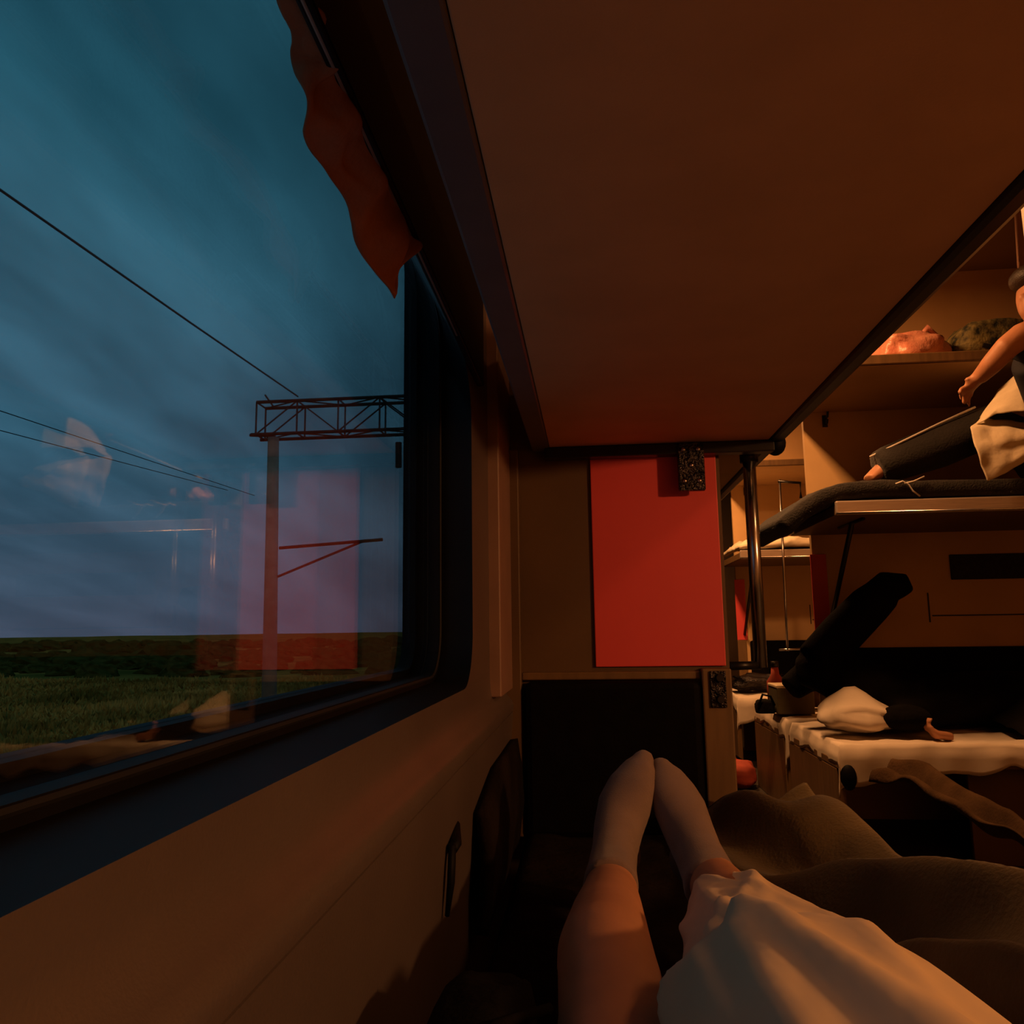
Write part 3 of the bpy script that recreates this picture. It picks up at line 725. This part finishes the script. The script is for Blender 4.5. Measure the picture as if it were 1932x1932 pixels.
# lower berths
def lower_berth(y0, y1, label, drop, XE=0.915):
    t = thing('lower_berth', (1.5, (y0 + y1) / 2, 0), label, 'berth', 'lower compartment berths')
    MB().box(XE, XE + .03, y0 + .02, y1, 0, Zc - .545).build('end_panel', M['wood_post'], t, bevel=.004)
    MB().box(XE, 3.28, y0, y1, Zc - .545, Zc - .515).build('seat_board', M['wood_post'], t, bevel=.004)
    MB().box(1.40, 3.28, y0 + .05, y0 + .07, 0, Zc - .548).build('front_panel', M['partition'], t, bevel=.003)
    MB().box(XE + .02, 3.28, y0 + .01, y1 - .03, Zc - .514, Zc - .462).build('mattress', M['mattress'], t, bevel=.02)
    if y0 < 3.5: MB().ball((XE + .035, y0 - .005, Zc - .572), (.032, .025, .050)).build('corner_buffer', M['rubber'], t, smooth=True)
    def sheet(u, v):
        a = -0.13 + u * (2.28 + .13); b = -0.17 + v * (y1 - y0 - .03 + .17)
        hemx = .085 + .030 * nz(b * 5, 1.0, drop); hemy = .105 + .055 * max(0, 1 - a / .35) + .045 * nz(a * 3.2, 2.0, drop) + .03 * nz(a * 9, 7.0)
        da = max(0, -a) / .13 * hemx; db = max(0, -b) / .17 * hemy
        x = XE + .015 + max(a, 0) - (.014 + .008 * nz(b * 9, 3)) * min(1, da / .04)
        y = y0 + .002 + max(b, 0) - (.012 + .016 * nz(a * 8, 5)) * min(1, db / .04)
        z = Zc - .455 + .012 * nz(x * 6, y * 8, drop) + .005 * nz(x * 19, y * 21) - max(da, db) - .35 * min(da, db)
        return (x, y, z)
    MB().grid(sheet, 130, 44).build('sheet', M['sheet'], t, smooth=True, solid=.003)
    return t
lower_berth(3.22, 3.985, 'lower berth with rumpled white sheet and the dark lying person', 1.5)
lower_berth(4.06, 4.78, 'white sheeted lower berth behind the partition, with the olive box', 4.5)
lower_berth(5.34, 6.06, 'white sheeted lower berth in the far bay', 8.5)
for y in (4.0, 6.08):
    o = B(1.16, 3.28, y - .055, y - .003, -.44, -.115).build('backrest_cushion', M['leatherette'], bevel=.015)
    tag(o, 'black backrest cushion behind the dark lying person' if y == 4.0 else 'black backrest cushion of the far bay', 'cushion')

# crumpled pillow on the near lower berth
c = P(1612, 1362, 3.5)
pw = softbox((c.x, 3.46, Zc - .385), (.15, .14, .052), 5.5, amp=.09, e=.75, zmin=Zc - .445)
pw.v = [(x, y, z + .085 * max(0, 1 - math.hypot((x - c.x + .02) / .15, (y - 3.46) / .16)) * min(1, max(0, (z - Zc + .445) / .06))) for x, y, z in pw.v]
tag(pw.build('pillow', M['sheet'], smooth=True), 'crumpled peaked white pillow at the aisle end of the lower berth', 'pillow')

# person in black lying on the lower berth, one leg folded up
lpn = thing('person', P(1760, 1385, 3.6), 'person in black lying on the lower berth with a leg folded up', 'person')
bk_ = MB()
hip = P(1730, 1325, 3.56)
bk_.tube([hip, P(1640, 1305, 3.58), P(1550, 1262, 3.62), P(1505, 1265, 3.66)], [.115, .12, .10, .06], 18)
bk_.tube([P(1540, 1250, 3.62), P(1588, 1195, 3.64), P(1640, 1142, 3.66), P(1668, 1118, 3.68)], [.092, .092, .088, .075], 18)
bk_.tube([P(1652, 1126, 3.68), P(1675, 1108, 3.68), P(1700, 1108, 3.67), P(1712, 1122, 3.66)], [(.07, .07), (.08, .075), (.07, .065), (.035, .035)], 16)
bk_.tube([P(1735, 1322, 3.76), P(1630, 1288, 3.80), P(1530, 1268, 3.82), P(1490, 1300, 3.80)], [.10, .10, .085, .06], 16)
bk_.tube([P(1690, 1350, 3.44), P(1740, 1328, 3.60), P(1800, 1318, 3.66), P(1880, 1318, 3.68), P(1980, 1318, 3.68), P(2040, 1322, 3.68), P(2075, 1332, 3.68)], [(.08, .06), (.16, .10), (.16, .11), (.18, .12), (.19, .11), (.08, .07), (.06, .06)], 18)
bk_.ball(P(2115, 1325, 3.68), (.115, .085, .10))
bk_.ball(P(1708, 1354, 3.36), (.10, .08, .052))
bk_.build('body', M['black_cloth'], lpn, remesh=.011, relax=5)
# bare hand on the hip
hd = MB(); a = P(1766, 1386, 3.30)
hd.tube([P(1792, 1390, 3.33), a, P(1756, 1376, 3.30)], [(.024, .018), (.030, .017), (.024, .013)], 12)
for k in range(4):
    q_ = P(1760 - k * 2, 1380, 3.30) + Vector((-.003, .010 * k - .014, 0)); hd.tube([q_, q_ + Vector((-.010, 0, .022)), q_ + Vector((-.010, 0, .038)), q_ + Vector((-.002, 0, .052))], [.0075, .007, .0065, .005], 8)
hd.tube([a, a + Vector((-.014, -.014, .016)), a + Vector((-.022, -.018, .034))], [.010, .008, .006], 8)
hd.build('hand', M['skin'], lpn, remesh=.006, relax=3)
# dark blanket over the rest
def lump(u, v):
    x = 1.62 + u * 1.5; y = 3.24 + v * .68
    z = Zc - .445 + (.20 * math.sin(math.pi * min(1, v * 1.05)) ** .8) * min(1, u * 6 + .25) + .035 * nz(x * 5, y * 6, 3) + .012 * nz(x * 14, y * 13)
    return (x, y, max(z, Zc - .43))
tag(MB().grid(lump, 70, 36).build('dark_blanket', M['black_cloth'], smooth=True, solid=.004), 'dark rumpled blanket over the person lying on the lower berth', 'blanket')

# brown blanket trailing off the berth toward the aisle
ta = [(1640, 1475, 3.10), (1700, 1480, 2.95), (1770, 1515, 2.6), (1850, 1562, 2.35), (1932, 1605, 2.15), (2010, 1645, 2.0)]
tb = [(1690, 1440, 3.14), (1760, 1450, 3.0), (1830, 1500, 2.66), (1890, 1530, 2.42), (1960, 1565, 2.2), (2040, 1600, 2.05)]
def trail(u, v):
    s = u * 5; i = min(int(s), 4); f = s - i
    a = P(*ta[i]).lerp(P(*ta[i + 1]), f); b_ = P(*tb[i]).lerp(P(*tb[i + 1]), f)
    p = a.lerp(b_, v); p.z += .022 * math.sin(v * 9 + u * 2) + .03 * nz(u * 6, v * 3, 4); p.y += .02 * nz(u * 5, v * 4)
    return tuple(p)
tag(MB().grid(trail, 60, 20).build('brown_blanket', M['brown_blanket'], smooth=True, solid=.006), 'brown blanket trailing from the lower berth towards the aisle', 'blanket')

# things on the next lower berth
c = P(1492, 1322, 4.2); bx = thing('cardboard_box', (c.x, 4.2, Zc - .45), 'small olive box on the berth behind the partition', 'box')
MB().box(c.x - .078, c.x + .10, 4.14, 4.34, Zc - .440, Zc - .315).build('carton', M['olivebox'], bx, bevel=.004)
MB().box(c.x - .080, c.x + .102, 4.138, 4.342, Zc - .315, Zc - .300).build('lid', M['far_sheet'], bx, bevel=.004)
c = P(1464, 1300, 4.45); bt = thing('red_bottle', (c.x, 4.45, Zc - .445), 'red bottle standing beside the olive box', 'bottle')
MB().tube([(c.x, 4.45, Zc - .445), (c.x, 4.45, Zc - .30), (c.x, 4.45, Zc - .265), (c.x, 4.45, Zc - .225)], [.045, .045, .022, .018], 18).build('flask', M['dull_red'], bt, smooth=True)
MB().tube([(c.x, 4.45, Zc - .225), (c.x, 4.45, Zc - .195)], .020, 16).build('cap', M['dark_metal'], bt, smooth=True)
c = P(1437, 1335, 4.2); hb = thing('handbag', (c.x, 4.25, Zc - .445), 'small dark bag beside the red bottle', 'bag')
softbox((c.x + .02, 4.22, Zc - .415), (.045, .05, .04), 4.4, zmin=Zc - .44).build('pouch', M['black_cloth'], hb, smooth=True)
MB().tube([(c.x - .02, 4.17, Zc - .40), (c.x, 4.16, Zc - .345), (c.x + .04, 4.17, Zc - .355), (c.x + .06, 4.18, Zc - .40)], .006, 8).build('handle', M['black_cloth'], hb, smooth=True)
c = P(1400, 1284, 5.6)
tag(softbox((c.x + .14, 5.62, Zc - .385), (.20, .13, .055), 9.1, amp=.2, e=.8, zmin=Zc - .44).build('rumpled_jacket', M['gun'], smooth=True), 'dark glinting jacket heaped on the far lower berth', 'jacket')
c = P(1505, 1280, 4.5)
jk = softbox((c.x + .05, 4.52, Zc - .34), (.09, .09, .11), 6.6, amp=.15, e=.9, zmin=Zc - .44)
tag(jk.build('folded_cloth', M['brown_blanket'], smooth=True), 'folded brownish cloth behind the olive box', 'cloth')

# far upper berth with rumpled bedding
upper_berth(5.34, 6.08, 'upper berth with cream bedding in the far bay')
def farbed(u, v):
    x = XE + .0 + u * 2.2; y = 5.352 + v * .68
    z = max(Zc + .510, Zc + .550 + .025 * nz(x * 7, y * 7, 2) + .012 * nz(x * 20, y * 18) - .05 * max(0, 1 - v / .06) - .05 * max(0, 1 - u / .03))
    return (x, y, z)
tag(MB().grid(farbed, 80, 30).build('bedding', M['far_sheet'], smooth=True, solid=.03), 'rumpled cream bedding on the far upper berth', 'bedding')
# thin ladder pole with a bracket
lp_ = thing('ladder_rail', P(1485, 1228, 5.325), 'thin steel rail with a small bracket in the far bay', 'rail')
MB().tube([P(1471, 905, 5.325), P(1486, 1228, 5.325)], .008, 10).build('upright', M['steel'], lp_, smooth=True)
MB().tube([P(1468, 908, 5.325), P(1510, 911, 5.325), P(1511, 940, 5.325)], .010, 10).build('bracket', M['dark_metal'], lp_, smooth=True)
MB().tube([P(1470, 1226, 5.325), P(1520, 1224, 5.325)], .007, 8).build('foot_bar', M['steel'], lp_, smooth=True)
# red bag on the aisle floor
c = P(1388, 1474, 4.7)
rb = thing('red_bag', (c.x, 4.7, 0), 'red soft bag on the aisle floor past the partition', 'bag')
softbox((c.x + .0, 4.74, .075), (.12, .12, .08), 8.8, amp=.12, e=.7, zmin=.002).build('sack', M['dull_red'], rb, smooth=True)
MB().tube([(c.x - .05, 4.72, .14), (c.x, 4.72, .18), (c.x + .05, 4.72, .14)], .008, 8).build('handle', M['black_cloth'], rb, smooth=True)

# ================================================================== OUTSIDE
GZ = Zc - 2.35
def gnd(u, v):
    r = 8 + 900 * u ** 3; a = math.radians(-100 + 130 * v + 90)
    x = -r * math.cos(math.radians(-40 + 130 * v)); y = r * math.sin(math.radians(-40 + 130 * v))
    z = GZ + .22 * nz(x * .11, y * .11) + .5 * nz(x * .02, y * .02) * min(1, r / 60) - .25
    return (x, y, z)
g = MB().grid(gnd, 120, 160).build('ground', M['ground'], smooth=True); struct(g, 'dry grassy steppe beyond the track')

# tall steppe grass (uncountable)
gm = MB(); vs = []; fs = []
for i in range(30000):
    d = 10 + 32 * random.random() ** 1.2; t_ = random.uniform(-0.84, -0.16)
    y = d; x = t_ * d
    if abs(y - 24) < .9 and abs(x + 9.7) < .9: continue
    z = GZ + .22 * nz(x * .11, y * .11) + .5 * nz(x * .02, y * .02) * min(1, math.hypot(x, y) / 60) - .25
    clump = .5 + .9 * max(0, nz(x * .35, y * .35, 4) + .3)
    h = random.uniform(.12, .34) * clump; w = random.uniform(.03, .08) * (1 + d / 40)
    a = random.uniform(0, math.pi); lx, ly = random.uniform(-.15, .15), random.uniform(-.15, .15)
    b0 = len(vs); vs += [(x - w * math.cos(a), y - w * math.sin(a), z - .02), (x + w * math.cos(a), y + w * math.sin(a), z - .02), (x + lx, y + ly, z + h)]
    fs.append((b0, b0 + 1, b0 + 2))
gm.v = vs; gm.f = fs
gr = gm.build('steppe_grass', M['grass']); gr['kind'] = 'stuff'; gr['label'] = 'rough dry grass covering the field beside the track'; gr['category'] = 'grass'

# shrubs along the skyline
sm = []
for k in range(5):
    mb = MB(); mb.ball((0, 0, 0), (1, 1, 1), 22, 14); out = []
    for x, y, z in mb.v:
        q = 1 + .38 * noise.noise(Vector((x * 1.7 + k * 5, y * 1.7, z * 1.7))) + .22 * noise.noise(Vector((x * 5 + k, y * 5, z * 5)))
        out.append((x * q, y * q, max(z * q, -.12)))
    mb.v = out; sm.append(mb.mesh('shrub_crown', M['shrub']))
cnt = 0; placed = []
for (d0, d1, n, hs) in ((46, 58, 22, .75), (62, 84, 24, 1.0), (95, 145, 26, 1.35)):
    for i in range(n):
        px = -60 + 860 * (i + .5 + random.uniform(-.3, .3)) / n
        h = hs * random.uniform(.8, 1.2)
        if d0 == 62 and 150 < px < 330: h *= 1.45
        sx, sy = h * random.uniform(1.6, 2.3), h * random.uniform(1.4, 1.9)
        for tries in range(40):
            y = random.uniform(d0, d1); x = P(px, 1200, y).x
            if all(math.hypot(x - a, y - b) > 1.2 * (max(sx, sy) + r) for a, b, r in placed): break
        else: continue
        placed.append((x, y, max(sx, sy)))
        z = GZ + .22 * nz(x * .11, y * .11) + .5 * nz(x * .02, y * .02) * min(1, math.hypot(x, y) / 60) - .25
        o = bpy.data.objects.new('shrub', sm[cnt % 5]); COL.objects.link(o); cnt += 1
        o.location = (x, y, z + .05); o.scale = (sx, sy, h); o.rotation_euler = (0, 0, random.uniform(0, 6.28))
        row = ('nearest', 'middle', 'farthest')[(46, 62, 95).index(d0)]
        tag(o, 'low dark green shrub in the %s row of scrub below the horizon' % row, 'shrub', 'shrubs of the %s row of scrub' % row)

# railway gantry: concrete mast, lattice beam, cantilever
gy = 24.0
mb0 = P(508, 1330, gy); mt = P(516, 826, gy)
ga = thing('catenary_gantry', (mb0.x, gy, GZ - .2), 'concrete railway mast with a steel lattice beam across the tracks', 'gantry')
mast = MB().tube([(mb0.x, gy, GZ - .4), (mt.x, gy, mt.z)], [.23, .175], 18).build('mast', M['concrete'], ga, smooth=True)
MB().tube([(mb0.x, gy, GZ - .4), (mb0.x, gy, GZ + .35)], [.36, .32], 16).build('footing', M['concrete'], ga, smooth=True)
ztop = P(515, 764, gy).z; zbot = P(515, 824, gy).z
xl = P(492, 800, gy).x; xr = xl + 16; dep = .72
def bar(a, b, r=.035, nm='truss_bar'): return MB().tube([a, b], r, 6).build(nm, M['truss'], ga)
for yy in (gy - dep / 2, gy + dep / 2):
    bar((xl, yy, ztop), (xr, yy, ztop), .055, 'top_chord'); bar((xl - .15, yy, zbot), (xr, yy, zbot), .055, 'bottom_chord')
nb = 12; stp = (xr - xl) / nb
for i in range(nb + 1):
    x = xl + i * stp
    for yy in (gy - dep / 2, gy + dep / 2):
        bar((x, yy, zbot), (x, yy, ztop), .03)
        if i < nb: bar((x, yy, ztop if i % 2 else zbot), (x + stp, yy, zbot if i % 2 else ztop), .026)
    for zz in (ztop, zbot):
        bar((x, gy - dep / 2, zz), (x, gy + dep / 2, zz), .028)
        if i < nb: bar((x, gy - dep / 2 if i % 2 else gy + dep / 2, zz), (x + stp, gy + dep / 2 if i % 2 else gy - dep / 2, zz), .024)
bar(P(500, 745, gy), P(515, 766, gy), .03, 'wire_arm')
bar((xl - .35, gy, zbot + .08), (xl + .5, gy, zbot + .02), .05, 'seat_bracket')
a1 = P(527, 1034, gy); a2 = P(722, 1018, gy); a3 = P(524, 1088, gy); a4 = P(690, 1019, gy)
MB().tube([a1, a2], .05, 8).build('cantilever_arm', M['truss'], ga); MB().tube([a3, a4], .04, 8).build('cantilever_strut', M['truss'], ga)
MB().tube([P(752, 835, gy), P(752, 882, gy)], .10, 10).build('insulator', M['truss'], ga)
def wire(name, pts, r, label):
    c_ = [Vector(p) for p in pts]; mb = MB(); L = []
    for i in range(len(c_) - 1):
        for k in range(10): L.append(c_[i].lerp(c_[i + 1], k / 10))
    L.append(c_[-1]); mb.tube(L, r, 6); tag(mb.build(name, M['wire']), label, 'wire')
wa = P(562, 748, gy); wb = P(0, 358, 12.4)
wd = (wb - wa)
wire('overhead_wire', [wa, wa + wd * .5 + Vector((0, 0, -.02)), wb, wb + wd * 1.6], .026, 'dark overhead wire slanting down to the lattice beam')
for k, (p1, p2, lab) in enumerate((((480, 935), (0, 775), 'upper faint wire below the main overhead wire'), ((430, 925), (0, 812), 'lower faint wire nearest the horizon'))):
    a = P(*p1, 40.0); b_ = P(*p2, 40 * (1115 - p1[0]) / 1115.0)
    wire('overhead_wire', [a, b_, b_ + (b_ - a) * .6], .016, lab)
